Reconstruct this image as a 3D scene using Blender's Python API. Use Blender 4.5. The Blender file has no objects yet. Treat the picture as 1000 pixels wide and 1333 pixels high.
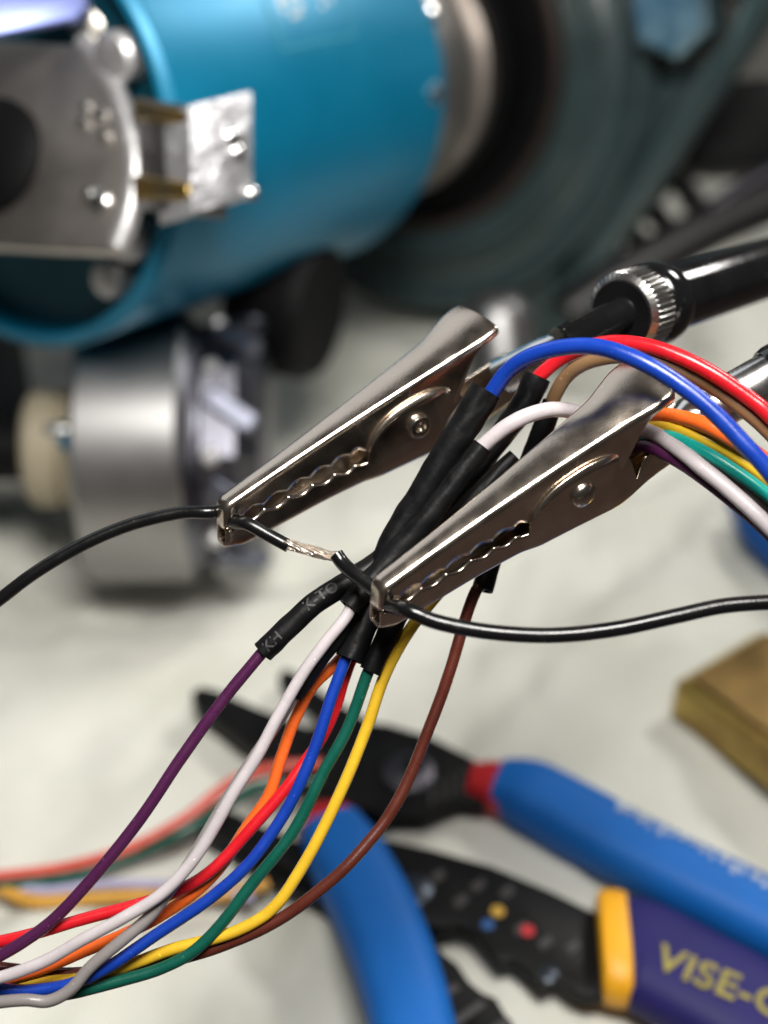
import bpy, bmesh, math, random
from mathutils import Vector, Matrix, noise
random.seed(7)
R = math.radians
MM = 0.001
SC = bpy.context.scene
COL = SC.collection

# ------------------------------------------------------------------ camera
PITCH = R(36.0); CAM_H = 258.0; FPX = 1823.0; IW, IH = 1000.0, 1333.0
FWD = Vector((0, math.cos(PITCH), -math.sin(PITCH)))
UP = Vector((0, math.sin(PITCH), math.cos(PITCH)))
RT = Vector((1, 0, 0))
CAM = Vector((0, 0, CAM_H))
cd = bpy.data.cameras.new('camera'); cam = bpy.data.objects.new('camera', cd); COL.objects.link(cam)
cam.matrix_world = Matrix(((RT[0], UP[0], -FWD[0], 0), (RT[1], UP[1], -FWD[1], 0), (RT[2], UP[2], -FWD[2], CAM_H*MM), (0, 0, 0, 1)))
cd.sensor_fit = 'VERTICAL'; cd.sensor_height = 36.0; cd.sensor_width = 27.0
cd.lens = FPX*36.0/IH
cd.clip_start = 0.01; cd.clip_end = 20
cd.dof.use_dof = True; cd.dof.focus_distance = 0.2095; cd.dof.aperture_fstop = cd.lens/5.7
SC.camera = cam

# ------------------------------------------------------------------ light (a workroom: a ceiling panel, a bench lamp, a window)
w = bpy.data.worlds.new('World'); SC.world = w; w.use_nodes = True
bg = w.node_tree.nodes['Background']; bg.inputs[0].default_value = (0.78, 0.74, 0.70, 1); bg.inputs[1].default_value = 0.05
def area(name, loc, to, sx, sy, power, col):
    l = bpy.data.lights.new(name, 'AREA'); l.shape = 'RECTANGLE'; l.size = sx; l.size_y = sy; l.energy = power; l.color = col
    o = bpy.data.objects.new(name, l); COL.objects.link(o); o.location = loc
    o.rotation_euler = (Vector(to)-Vector(loc)).to_track_quat('-Z', 'Y').to_euler()
area('bench_lamp', (0.03, 0.07, 0.44), (0.0, 0.20, 0.0), 0.16, 0.12, 2.3, (1.0, 0.97, 0.92))
area('side_lamp', (0.44, 0.60, 0.55), (0.03, 0.19, 0.13), 0.17, 0.13, 2.3, (1.0, 0.97, 0.93))
area('window', (-0.80, 1.30, 0.95), (-0.05, 0.3, 0.12), 1.1, 0.9, 2.5, (0.90, 0.95, 1.0))
vs = SC.view_settings; vs.view_transform = 'Standard'; vs.look = 'None'; vs.exposure = 0.15; vs.gamma = 1.0
SC.cycles.use_denoising = True
SC.cycles.max_bounces = 8

# ------------------------------------------------------------------ helpers
def cv(r, u, f): return RT*r + UP*u + FWD*f                       # camera axes -> world direction
def at(px, py, d): return CAM + cv((px-IW/2)/FPX*d, (IH/2-py)/FPX*d, d)      # a point d mm along the view (mm)
def ray(px, py): return cv((px-IW/2)/FPX, (IH/2-py)/FPX, 1.0)
def tab(px, py, z=0.0):                                           # the point at height z above the bench
    d = ray(px, py); return CAM + d*((z-CAM_H)/d.z)
def onplane(px, py, p, n):
    d = ray(px, py); return CAM + d*((p-CAM).dot(n)/d.dot(n))

def tag(o, label=None, cat=None, group=None, kind=None):
    if label: o['label'] = label
    if cat: o['category'] = cat
    if group: o['group'] = group
    if kind: o['kind'] = kind
    return o
def empty(name, loc=(0, 0, 0), label=None, cat=None, group=None):
    o = bpy.data.objects.new(name, None); COL.objects.link(o); o.location = Vector(loc)*MM
    o.empty_display_size = 0.01
    return tag(o, label, cat, group)
def obj(name, bm, mat, parent=None, smooth=40, recalc=True):      # bmesh in mm (world, or parent's axes) -> one mesh object
    if recalc: bmesh.ops.recalc_face_normals(bm, faces=bm.faces)
    me = bpy.data.meshes.new(name); bm.to_mesh(me); bm.free()
    me.transform(Matrix.Scale(MM, 4))
    if smooth:
        me.shade_smooth(); me.set_sharp_from_angle(angle=R(smooth))
    me.materials.append(mat)
    o = bpy.data.objects.new(name, me); COL.objects.link(o)
    if parent is not None:
        o.parent = parent
    return o
def rel(bm, root):                                                # world mm -> root's local mm (roots that are only moved)
    bmesh.ops.translate(bm, verts=bm.verts, vec=-Vector(root.location)/MM); return bm
def wobj(name, bm, mat, root, smooth=40, under=None):             # under: the part of root that this piece belongs to
    o = obj(name, rel(bm, root), mat, root, smooth)
    if under is not None: o.parent = under
    return o

def catmull(pts, n=8):
    out = []
    P = [pts[0]*2-pts[1]] + list(pts) + [pts[-1]*2-pts[-2]]
    for i in range(1, len(P)-2):
        a, b, c, d = P[i-1], P[i], P[i+1], P[i+2]
        for k in range(n):
            t = k/n
            out.append(0.5*((2*b) + (c-a)*t + (2*a-5*b+4*c-d)*t*t + (3*b-a-3*c+d)*t*t*t))
    out.append(P[-2]); return out
def frames(path):
    T = []
    for i in range(len(path)):
        t = path[min(i+1, len(path)-1)] - path[max(i-1, 0)]; T.append(t.normalized())
    n = T[0].orthogonal().normalized(); N = []
    for i, t in enumerate(T):
        n = (n - t*n.dot(t)).normalized(); N.append(n.copy())
    return T, N
def sweep(bm, path, rad, seg=14, caps=True, hollow0=0, hollow1=0, rough=0.0, squash=1.0, normal=None):
    """a tube along path; rad number or list; hollowN = wall thickness of an open end"""
    T, N = frames(path); rows = []
    if not hasattr(rad, '__len__'): rad = [rad]*len(path)
    def ring(p, t, n, r, i=0):
        b = t.cross(n); vs = []
        for k in range(seg):
            a = 2*math.pi*k/seg; rr = r
            if rough: rr *= 1+rough*noise.noise(Vector((p.x*.35+9*math.cos(a)*.25, p.y*.35+9*math.sin(a)*.25, p.z*.35)))
            vs.append(bm.verts.new(p + n*math.cos(a)*rr + b*math.sin(a)*rr*squash))
        return vs
    if normal is not None:
        N = [(normal - t*normal.dot(t)).normalized() for t in T]
    if hollow0:
        d = min(2.5, (path[1]-path[0]).length*20)
        rows.append(ring(path[0]+T[0]*d, T[0], N[0], rad[0]-hollow0)); rows.append(ring(path[0], T[0], N[0], rad[0]-hollow0))
    for p, t, n, r in zip(path, T, N, rad): rows.append(ring(p, t, n, r))
    if hollow1:
        rows.append(ring(path[-1], T[-1], N[-1], rad[-1]-hollow1)); rows.append(ring(path[-1]-T[-1]*2.5, T[-1], N[-1], rad[-1]-hollow1))
    for a, b in zip(rows, rows[1:]):
        for k in range(seg):
            bm.faces.new((a[k], a[(k+1) % seg], b[(k+1) % seg], b[k]))
    if caps:
        bm.faces.new(rows[0][::-1]); bm.faces.new(rows[-1])
    return bm
def lathe(bm, o, ax, prof, seg=32, u=None):                       # prof: (along, radius) pairs
    ax = ax.normalized(); u = (u or ax.orthogonal()).normalized(); u = (u-ax*u.dot(ax)).normalized(); v = ax.cross(u); rows = []
    for (l, r) in prof:
        if r < 1e-6: rows.append([bm.verts.new(o+ax*l)])
        else: rows.append([bm.verts.new(o+ax*l+u*math.cos(2*math.pi*k/seg)*r+v*math.sin(2*math.pi*k/seg)*r) for k in range(seg)])
    for a, b in zip(rows, rows[1:]):
        for k in range(seg):
            k2 = (k+1) % seg
            if len(a) == 1 and len(b) == 1: continue
            if len(a) == 1: bm.faces.new((a[0], b[k2], b[k]))
            elif len(b) == 1: bm.faces.new((a[k], a[k2], b[0]))
            else: bm.faces.new((a[k], a[k2], b[k2], b[k]))
    return bm
def prism(bm, poly, vec, bev=0.0, seg=2):                         # polygon of points pushed by vec, its edges rounded
    t = bmesh.new()
    a = [t.verts.new(p) for p in poly]; b = [t.verts.new(p+vec) for p in poly]; n = len(poly)
    t.faces.new(a); t.faces.new(b[::-1])
    for i in range(n): t.faces.new((a[i], b[i], b[(i+1) % n], a[(i+1) % n]))
    bmesh.ops.recalc_face_normals(t, faces=t.faces)
    if bev: bmesh.ops.bevel(t, geom=t.edges[:], offset=bev, segments=seg, profile=0.5, affect='EDGES', clamp_overlap=True)
    merge(bm, t); return bm
def merge(bm, t):
    me = bpy.data.meshes.new('tmp'); t.to_mesh(me); t.free(); bm.from_mesh(me); bpy.data.meshes.remove(me)
def box(bm, o, ax, ay, az, sx, sy, sz, bev=0.4):                  # centred on o in x,y; from o upward in z
    p = [o - ax*sx/2 - ay*sy/2, o + ax*sx/2 - ay*sy/2, o + ax*sx/2 + ay*sy/2, o - ax*sx/2 + ay*sy/2]
    return prism(bm, p, az*sz, bev)
def ss(x):
    x = max(0.0, min(1.0, x)); return x*x*(3-2*x)

# ------------------------------------------------------------------ materials
def mat(name, col, rough=0.5, metal=0.0, var=0.10, vscale=300, bump=0.0, bscale=2500, rvar=0.0, coat=0.0, spec=0.5, col2=None, detail=4, speck=None, bdist=0.0002):
    m = bpy.data.materials.new(name); m.use_nodes = True; nt = m.node_tree; N = nt.nodes; b = N['Principled BSDF']
    b.inputs['Metallic'].default_value = metal; b.inputs['Roughness'].default_value = rough
    b.inputs['Specular IOR Level'].default_value = spec
    if coat: b.inputs['Coat Weight'].default_value = coat; b.inputs['Coat Roughness'].default_value = 0.12
    tc = N.new('ShaderNodeTexCoord')
    nz = N.new('ShaderNodeTexNoise'); nz.inputs['Scale'].default_value = vscale; nz.inputs['Detail'].default_value = detail
    nt.links.new(tc.outputs['Object'], nz.inputs['Vector'])
    mx = N.new('ShaderNodeMix'); mx.data_type = 'RGBA'
    rm = N.new('ShaderNodeMapRange'); rm.inputs[1].default_value = 0.3; rm.inputs[2].default_value = 0.7
    nt.links.new(nz.outputs['Fac'], rm.inputs[0]); nt.links.new(rm.outputs[0], mx.inputs[0])
    c2 = col2 if col2 else tuple(min(1, c*(1+var)) for c in col)
    c1 = col if col2 else tuple(c*(1-var) for c in col)
    mx.inputs[6].default_value = (*c1, 1); mx.inputs[7].default_value = (*c2, 1)
    out = mx.outputs[2]
    if speck:                                                     # (colour, scale, threshold): small dust and scuffs
        v = N.new('ShaderNodeTexNoise'); v.inputs['Scale'].default_value = speck[1]; v.inputs['Detail'].default_value = 2
        nt.links.new(tc.outputs['Object'], v.inputs['Vector'])
        r2 = N.new('ShaderNodeMapRange'); r2.inputs[1].default_value = speck[2]; r2.inputs[2].default_value = speck[2]+0.04
        nt.links.new(v.outputs['Fac'], r2.inputs[0])
        m2 = N.new('ShaderNodeMix'); m2.data_type = 'RGBA'; nt.links.new(r2.outputs[0], m2.inputs[0])
        nt.links.new(out, m2.inputs[6]); m2.inputs[7].default_value = (*speck[0], 1); out = m2.outputs[2]
    nt.links.new(out, b.inputs['Base Color'])
    if rvar:
        r3 = N.new('ShaderNodeMapRange'); r3.inputs[3].default_value = max(0.02, rough-rvar); r3.inputs[4].default_value = min(1, rough+rvar)
        nt.links.new(rm.outputs[0], r3.inputs[0]); nt.links.new(r3.outputs[0], b.inputs['Roughness'])
    if bump:
        n2 = N.new('ShaderNodeTexNoise'); n2.inputs['Scale'].default_value = bscale; n2.inputs['Detail'].default_value = 3
        nt.links.new(tc.outputs['Object'], n2.inputs['Vector'])
        bp = N.new('ShaderNodeBump'); bp.inputs['Strength'].default_value = bump; bp.inputs['Distance'].default_value = bdist
        nt.links.new(n2.outputs['Fac'], bp.inputs['Height']); nt.links.new(bp.outputs[0], b.inputs['Normal'])
    return m
M = {}
M['nickel'] = mat('nickel_plate', (0.60, 0.52, 0.44), 0.23, 1.0, 0.08, 250, 0.10, 3500, 0.05, speck=((0.72, 0.70, 0.66), 1900, 0.71))
M['rivet'] = mat('rivet_steel', (0.55, 0.50, 0.44), 0.22, 1.0, 0.08, 900, 0.05)
M['chrome'] = mat('bright_steel', (0.78, 0.77, 0.76), 0.24, 1.0, 0.06, 300, 0.05, 1200, 0.05)
M['copper'] = mat('tinned_copper', (0.92, 0.80, 0.70), 0.34, 0.9, 0.12, 1200, 0.05)
M['blackgloss'] = mat('black_lacquer', (0.005, 0.005, 0.0055), 0.14, 0.0, 0.2, 200, 0.06, 900, 0.05, coat=0.3, speck=((0.10, 0.10, 0.10), 1500, 0.73))
M['blackknurl'] = mat('black_nickel', (0.52, 0.51, 0.49), 0.26, 1.0, 0.1, 300, 0.04)
M['sleeve'] = mat('heat_shrink', (0.0045, 0.0045, 0.005), 0.44, 0.0, 0.25, 500, 0.30, 900, 0.08, spec=0.17)
M['print'] = mat('grey_print', (0.028, 0.028, 0.030), 0.6, 0.0, 0.5, 1500)
def wiremat(name, c, rough=0.34): return mat(name, c, rough-.06, 0.0, 0.08, 260, 0.12, 1600, 0.06, speck=(tuple(min(1, x*1.6+0.02) for x in c), 1200, 0.72))
M['w_black'] = wiremat('black_insulation', (0.005, 0.005, 0.0055), 0.30)
M['w_purple'] = wiremat('purple_insulation', (0.060, 0.010, 0.050))
M['w_white'] = wiremat('white_insulation', (0.50, 0.455, 0.47))
M['w_orange'] = wiremat('orange_insulation', (0.80, 0.13, 0.018))
M['w_red'] = wiremat('red_insulation', (0.58, 0.010, 0.018))
M['w_blue'] = wiremat('blue_insulation', (0.006, 0.040, 0.32))
M['w_green'] = wiremat('green_insulation', (0.004, 0.080, 0.055))
M['w_teal'] = wiremat('teal_insulation', (0.006, 0.38, 0.32))
M['w_yellow'] = wiremat('yellow_insulation', (0.68, 0.42, 0.025))
M['w_brown'] = wiremat('brown_insulation', (0.085, 0.018, 0.011))
M['w_tan'] = wiremat('tan_insulation', (0.20, 0.115, 0.055))
M['w_grey'] = wiremat('grey_insulation', (0.24, 0.22, 0.215))
M['w_lilac'] = wiremat('lilac_insulation', (0.42, 0.40, 0.58))
M['w_amber'] = wiremat('amber_insulation', (0.62, 0.32, 0.05))
M['w_salmon'] = wiremat('salmon_insulation', (0.66, 0.10, 0.07))
M['teal'] = mat('teal_anodised', (0.0, 0.180, 0.325), 0.40, 0.25, 0.05, 60, 0.04, 2500, 0.03)
M['tealshade'] = mat('teal_end_shade', (0.0, 0.075, 0.115), 0.5, 0.2, 0.1, 60)  # end face teal darkened for the shade inside the rim
M['alu'] = mat('milled_aluminium', (0.66, 0.65, 0.66), 0.42, 0.75, 0.10, 150, 0.15, 500, 0.08)
M['steelgrey'] = mat('turned_steel', (0.34, 0.335, 0.335), 0.42, 1.0, 0.06, 40, 0.05, 600, 0.03)
M['platesteel'] = mat('brushed_plate', (0.56, 0.52, 0.49), 0.42, 1.0, 0.08, 60, 0.08, 700, 0.05)
M['brass'] = mat('brass_strip', (0.44, 0.37, 0.25), 0.40, 1.0, 0, 90, col2=(0.78, 0.50, 0.10))
M['bronze'] = mat('tarnished_brass', (0.62, 0.47, 0.13), 0.38, 0.75, 0.0, 55, 0.2, 500, 0.08, col2=(0.26, 0.16, 0.05))
M['cream'] = mat('cream_plastic', (0.36, 0.31, 0.22), 0.5, 0.0, 0.1, 80)
M['casting'] = mat('green_grey_enamel', (0.038, 0.062, 0.064), 0.32, 0.0, 0.15, 60, 0.3, 300, 0.06, coat=0.3)
M['blackplastic'] = mat('black_plastic', (0.003, 0.003, 0.0035), 0.6, 0.0, 0.2, 100, 0.1, 800, 0.05, spec=0.15)
M['bluesteel'] = mat('bluish_steel', (0.34, 0.52, 0.62), 0.38, 1.0, 0.15, 120, 0.2, 300, 0.1)  # bluish metal of the hex bolt
M['blackoxide'] = mat('black_oxide_steel', (0.007, 0.007, 0.0072), 0.42, 0.1, 0.3, 90, 0.2, 700, 0.1, spec=0.15)
M['gripblue'] = mat('blue_vinyl', (0.005, 0.115, 0.43), 0.55, 0.0, 0.06, 80, 0.1, 700, 0.05, spec=0.3)
M['gripred'] = mat('red_vinyl', (0.45, 0.012, 0.016), 0.42, 0.0, 0.08, 80)
M['gripyellow'] = mat('yellow_rubber', (0.85, 0.40, 0.012), 0.48, 0.0, 0.05, 80)
M['gripviolet'] = mat('violet_rubber', (0.019, 0.016, 0.105), 0.55, 0.0, 0.1, 90, 0.1, 700, 0.05, spec=0.2)
M['inkyellow'] = mat('yellow_ink', (0.26, 0.22, 0.045), 0.7, 0.0, 0.25, 300)
M['inkwhite'] = mat('white_ink', (0.36, 0.42, 0.50), 0.7, 0.0, 0.35, 300)
M['inkred'] = mat('red_ink', (0.42, 0.014, 0.022), 0.6)
M['inkblue'] = mat('blue_ink', (0.014, 0.075, 0.23), 0.6)
M['inkgold'] = mat('gold_ink', (0.50, 0.30, 0.035), 0.6)
M['inkgrey'] = mat('grey_ink', (0.032, 0.030, 0.030), 0.6)
M['silverink'] = mat('silver_ink', (0.50, 0.58, 0.60), 0.5, 0.3)
M['bench'] = mat('bench_wood', (0.046, 0.031, 0.025), 0.5, 0.0, 0.3, 20)
# cloth: woven, soft fold shading mottled into its colour
def clothmat():
    m = mat('cotton_cloth', (0.62, 0.62, 0.545), 0.95, 0.0, 0.0, 26, 0.0, col2=(0.73, 0.73, 0.67), detail=6, spec=0.1)
    nt = m.node_tree; N = nt.nodes; b = N['Principled BSDF']; tc = [n for n in N if n.type == 'TEX_COORD'][0]
    hs = []
    for ax in ('X', 'Y'):
        wv = N.new('ShaderNodeTexWave'); wv.wave_type = 'BANDS'; wv.bands_direction = ax; wv.inputs['Scale'].default_value = 380; wv.inputs['Distortion'].default_value = 1.5
        nt.links.new(tc.outputs['Object'], wv.inputs['Vector']); hs.append(wv)
    mu = N.new('ShaderNodeMath'); mu.operation = 'MULTIPLY'; nt.links.new(hs[0].outputs['Fac'], mu.inputs[0]); nt.links.new(hs[1].outputs['Fac'], mu.inputs[1])
    bp = N.new('ShaderNodeBump'); bp.inputs['Strength'].default_value = 0.5; bp.inputs['Distance'].default_value = 0.0004
    nt.links.new(mu.outputs[0], bp.inputs['Height']); nt.links.new(bp.outputs[0], b.inputs['Normal'])
    b.inputs['Sheen Weight'].default_value = 0.15
    return m
M['cloth'] = clothmat()

# ------------------------------------------------------------------ bench and cloth
bm = bmesh.new(); box(bm, Vector((0, 400, -47)), Vector((1, 0, 0)), Vector((0, 1, 0)), Vector((0, 0, 1)), 1800, 1300, 34, 2)
tag(obj('benchtop', bm, M['bench']), kind='structure')
def cloth_z(x, y):
    z = 6.0*noise.noise(Vector((x*.009, y*.009, 3.1))) + 6.5*noise.noise(Vector((x*.021, y*.018, 8.4))) + 4.2*noise.noise(Vector((x*.050, y*.045, 1.4))) + 1.3*noise.noise(Vector((x*.14, y*.12, 5.4)))
    for (ax, ay, dx, dy, amp, wd) in CREASES:
        q = (x-ax)*(-dy) + (y-ay)*dx
        z += amp*math.exp(-(q/wd)**2) - amp*.6*math.exp(-((q-wd*1.8)/wd)**2)
    return z
c1 = tab(720, 900); c2 = tab(820, 800); dv = (c2-c1).normalized()
c3 = tab(60, 860); c4 = tab(270, 800); dv2 = (c4-c3).normalized()
c5 = tab(420, 420); c6 = tab(600, 470); dv3 = (c6-c5).normalized()
CREASES = [(c1.x, c1.y, dv.x, dv.y, 2.6, 7), (c3.x, c3.y, dv2.x, dv2.y, 3.0, 9), (c5.x, c5.y, dv3.x, dv3.y, 5.0, 12), (120, 420, .8, .6, 2.5, 9), (-60, 230, .5, .86, 1.5, 6)]
bm = bmesh.new(); NX, NY = 240, 280; X0, X1, Y0, Y1 = -480, 480, 148, 980
g = []
for j in range(NY+1):
    row = []
    for i in range(NX+1):
        y = Y0+(Y1-Y0)*j/NY; xr = 104+.235*(y-165)+4*noise.noise(Vector((0, y*.02, 0))); x = X0+(xr-X0)*i/NX  # right edge cut back out of view so the clips reflect dark bench
        z = cloth_z(x, y)*1.15 - 3.0; z = 2.0-math.log1p(math.exp((2.0-z)*.9))/.9 if z > -20 else z
        row.append(bm.verts.new((x, y, z)))
    g.append(row)
for j in range(NY):
    for i in range(NX): bm.faces.new((g[j][i], g[j][i+1], g[j+1][i+1], g[j+1][i]))
for v in bm.verts: v.co.z = max(v.co.z, -12.0)
tag(obj('cloth', bm, M['cloth'], smooth=80), 'off white cotton cloth spread over the bench under all the tools', 'cloth')

# ------------------------------------------------------------------ blue motor
MD = 345.0
MC = at(3, 172, MD); yaw, pit = 0.978, 0.340
MAX = cv(math.cos(yaw)*math.cos(pit), math.sin(pit), math.sin(yaw)*math.cos(pit)).normalized()
MR = 62.4*MD/390; ML = 141.1*MD/390
MU = (UP - MAX*UP.dot(MAX)).normalized(); MV = MAX.cross(MU)
def mloc(l, r, a): return MC + MAX*l + (MU*math.cos(a) + MV*math.sin(a))*r
def oncyl(px, py, r=None):
    d = ray(px, py); r = r or MR; o = CAM-MC
    dp = d - MAX*d.dot(MAX); op = o - MAX*o.dot(MAX)
    A = dp.dot(dp); B = 2*dp.dot(op); C = op.dot(op)-r*r; q = B*B-4*A*C
    t = (-B-math.sqrt(max(q, 0)))/(2*A); return CAM + d*t
motor = empty('motor', MC, 'teal anodised cylindrical motor with aluminium brush blocks on its near end', 'motor')
bm = bmesh.new(); lathe(bm, MC, MAX, [(7, MR-4.6), (0.5, MR-4.2), (0.0, MR-3.7), (0, MR-2.6), (.4, MR-2.0), (2.0, MR-.4), (2.8, MR), (ML-1.5, MR), (ML, MR-1.5), (ML, 20)], 96)
wobj('body', bm, M['teal'], motor, 35)
bm = bmesh.new(); lathe(bm, MC, MAX, [(6.5, MR-4.3), (6.5, 12), (9, 12)], 64)
wobj('end_plate', bm, M['tealshade'], motor, 35)
def ring_angle(px, py, l):                                        # angle on the motor's axis frame of the point seen at px,py in plane l
    p = onplane(px, py, MC+MAX*l, MAX) - (MC+MAX*l); return p
for (px, py, l, r) in ((156, 74, 2, 6.0), (172, 310, 2, 5.6), (147, 362, 3, 5.0)):
    p = onplane(px, py, MC+MAX*l, MAX); bm = bmesh.new()
    lathe(bm, p, -MAX, [(-5, r), (2.0, r), (3.4, r*.8), (3.8, r*.4), (3.6, 0)], 20); wobj('screw', bm, M['alu'], motor)
for (px, py) in ((569, 18), (571, 121)):
    p = oncyl(px-5, py); q = p - (MC+MAX*(p-MC).dot(MAX)); n = q.normalized(); bm = bmesh.new()
    lathe(bm, p-n*1, n, [(0, 3.2), (1.6, 3.2), (2.4, 1.8), (2.5, 0)], 16); wobj('screw', bm, M['chrome'], motor)
# brush-gear plate standing off the end face
pl = -16.0
PN = cv(-0.42, 0.10, -0.90).normalized()                                # plate faces the lens, turned a little left
PP = at(120, 200, MD-26)
poly = [(-90, 52), (0, 50), (108, 57), (132, 92), (158, 142), (172, 196), (173, 232), (163, 282), (146, 330), (60, 327), (-90, 318)]
bm = bmesh.new(); prism(bm, [onplane(x, y, PP, PN) for x, y in poly], -PN*5.0, 1.3, 3); plate = wobj('plate', bm, M['platesteel'], motor)
bm = bmesh.new()                                                  # its rolled bright edge
edge = [(106, 54), (130, 88), (156, 138), (171, 192), (173, 234), (165, 280), (150, 322)]
sweep(bm, catmull([onplane(x+3, y, PP-PN*2.2, PN) for x, y in edge], 6), 2.6, 10); wobj('plate_edge', bm, M['alu'], motor, under=plate)
for (px, py, r) in ((113, 140, 1.5), (132, 150, 2.0), (111, 160, 1.5), (138, 178, 1.5), (130, 262, 2.9), (117, 252, 1.4)):
    p = onplane(px, py, PP, PN); bm = bmesh.new(); lathe(bm, p-PN*.5, PN, [(0, r), (1.2, r), (1.9, r*.7), (2.1, 0)], 14); wobj('rivet', bm, M['chrome'], motor, under=plate)
bm = bmesh.new(); lathe(bm, onplane(-8, 205, PP, PN)-PN*1, PN, [(0, 14), (3, 14), (5, 11), (5, 0)], 36); wobj('bearing_cap', bm, M['blackplastic'], motor)
# aluminium brush block on brass strips
def bl(px, py, d): return at(px, py, MD+d)
blk = [bl(246, 136, -48), bl(330, 116, -38), bl(331, 256, -38), bl(250, 279, -48)]
nb = (blk[1]-blk[0]).cross(blk[3]-blk[0]).normalized(); nb = nb if nb.dot(FWD) > 0 else -nb
bm = bmesh.new(); prism(bm, blk, nb*15, .9, 2); bblock = wobj('brush_block', bm, mat('frosted_aluminium', (0.42, 0.42, 0.44), 0.45, 0.7, 0, 110, 1.0, 190, .1, col2=(0.82, 0.82, 0.85), bdist=0.0016), motor)
side = [bl(176, 126, -32), bl(246, 136, -47), bl(250, 279, -47), bl(178, 272, -32)]
ns = (side[1]-side[0]).cross(side[3]-side[0]).normalized(); ns = ns if ns.dot(FWD) > 0 else -ns
bm = bmesh.new(); prism(bm, [p+ns*.4 for p in side], ns*9, .6, 2); barm = wobj('brush_arm', bm, M['steelgrey'], motor)
for (ya, yb, yc, yd) in ((133, 148, 158, 150), (232, 240, 258, 252)):
    bm = bmesh.new(); prism(bm, [bl(172, ya-5, -32.6), bl(244, yb-2, -47.4), bl(245, yc+2, -47.4), bl(173, yd+6, -32.6)], ns*1.6 , .3, 1); wobj('brass_strip', bm, M['brass'], motor, under=barm)
for (px, py, r) in ((300, 178, 1.9), (308, 198, 1.7), (327, 252, 1.6)):
    p = onplane(px, py, blk[0], nb); bm = bmesh.new(); lathe(bm, p+nb*.5, -nb, [(0, r), (1.4, r), (2.0, r*.6), (2.1, 0)], 14); wobj('rivet', bm, M['chrome'], motor, under=bblock)
# upper cover sheet seen at the corner of the frame
bm = bmesh.new(); cvp = [at(-60, -30, MD-34), at(112, -25, MD-26), at(116, 8, MD-26), at(100, 24, MD-27), at(-60, 56, MD-36)]
prism(bm, cvp, FWD*3, .8, 2); wobj('cover_sheet', bm, mat('lilac_sheet', (0.24, 0.29, 0.62), 0.42, 0.6, 0.1, 40), motor)
bm = bmesh.new(); p = at(128, 14, MD-16); lathe(bm, p, cv(.1, .2, -1), [(-6, 7.5), (1, 7.5), (3, 5), (3.2, 0)], 18); wobj('screw', bm, mat('pale_steel', (0.8, 0.76, 0.68), 0.35, 1.0), motor)
# nameplate: a fine outline and worn silver print on the barrel
def patch(bm, quad, n=6, off=0.12, th=0.1):
    rows = []
    for j in range(n+1):
        row = []
        for i in range(n+1):
            u, v = i/n, j/n
            x = (quad[0][0]*(1-u)+quad[1][0]*u)*(1-v) + (quad[3][0]*(1-u)+quad[2][0]*u)*v
            y = (quad[0][1]*(1-u)+quad[1][1]*u)*(1-v) + (quad[3][1]*(1-u)+quad[2][1]*u)*v
            row.append(bm.verts.new(oncyl(x, y, MR+off)))
        rows.append(row)
    for a, b in zip(rows, rows[1:]):
        for i in range(n): bm.faces.new((a[i], a[i+1], b[i+1], b[i]))
bm = bmesh.new()
patch(bm, [(340, -6), (344, -6), (373, 66), (368, 64)]); patch(bm, [(368, 61), (462, 44), (463, 48), (371, 66)]); patch(bm, [(441, -8), (444, -8), (464, 46), (461, 47)])
wobj('nameplate_outline', bm, mat('pale_teal_line', (0.02, 0.24, 0.34), 0.5), motor)
rnd = random.Random(5)
for (x0, y0, nx, ny, w_, h_) in ((357, -12, 3, 4, 10, 10), (410, -14, 2, 3, 11, 10)):
    bm = bmesh.new()
    for j in range(ny):
        for i in range(nx):
            if rnd.random() < .85:
                x = x0+i*w_+j*3.2+rnd.uniform(-2, 2); y = y0+j*h_-i*2.0+rnd.uniform(-1.5, 1.5); a = rnd.uniform(5, 9); b = rnd.uniform(5, 8.5)
                patch(bm, [(x, y), (x+a, y-1.5), (x+a+2, y+b), (x+2, y+b+1.5)], 2, .12)
    wobj('printed_mark', bm, M['silverink'], motor)
# ------------------------------------------------------------------ shaft collar and green casting
cast = empty('machine_housing', MC+MAX*(ML*1.65), 'dark green enamelled machine casting behind the teal motor', 'machine casting')
k = MD/390
bm = bmesh.new(); lathe(bm, MC, MAX, [(ML-1, 40*k), (ML+14*k, 40*k), (ML+14*k, 47*k), (ML+28*k, 50*k), (ML+34*k, 50*k), (ML+36*k, 46*k), (ML+56*k, 46*k), (ML+56*k, 49*k), (ML+66*k, 49*k), (ML+66*k, 30*k)], 64)
wobj('shaft_collar', bm, M['platesteel'], cast, 30)
bm = bmesh.new(); lathe(bm, MC, MAX, [(ML+62*k, 44*k), (ML+62*k, 53*k), (ML+78*k, 55*k), (ML+78*k, 61*k), (ML+100*k, 61*k)], 64)
wobj('seal_ring', bm, M['blackplastic'], cast, 30)
CL = 225*k
bm = bmesh.new(); lathe(bm, MC, MAX, [(CL+14*k, 66*k), (CL-2*k, 66*k), (CL-6*k, 70*k), (CL-6*k, 76*k), (CL, 80*k), (CL+4*k, 88*k), (CL+4*k, 92*k), (CL+2*k, 95*k), (CL+4*k, 99*k), (CL+12*k, 103*k), (CL+30*k, 103*k)], 80)
wobj('boss', bm, M['casting'], cast, 50)
for rr_, rt in ((79.5, 2.2), (98, 2.0)):
    ctr = MC+MAX*(CL-1*k); bm = bmesh.new(); sweep(bm, [ctr+(MU*math.cos(2*math.pi*i/64)+MV*math.sin(2*math.pi*i/64))*rr_*k for i in range(65)], rt, 10); wobj('raised_ring', bm, M['casting'], cast)
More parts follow.
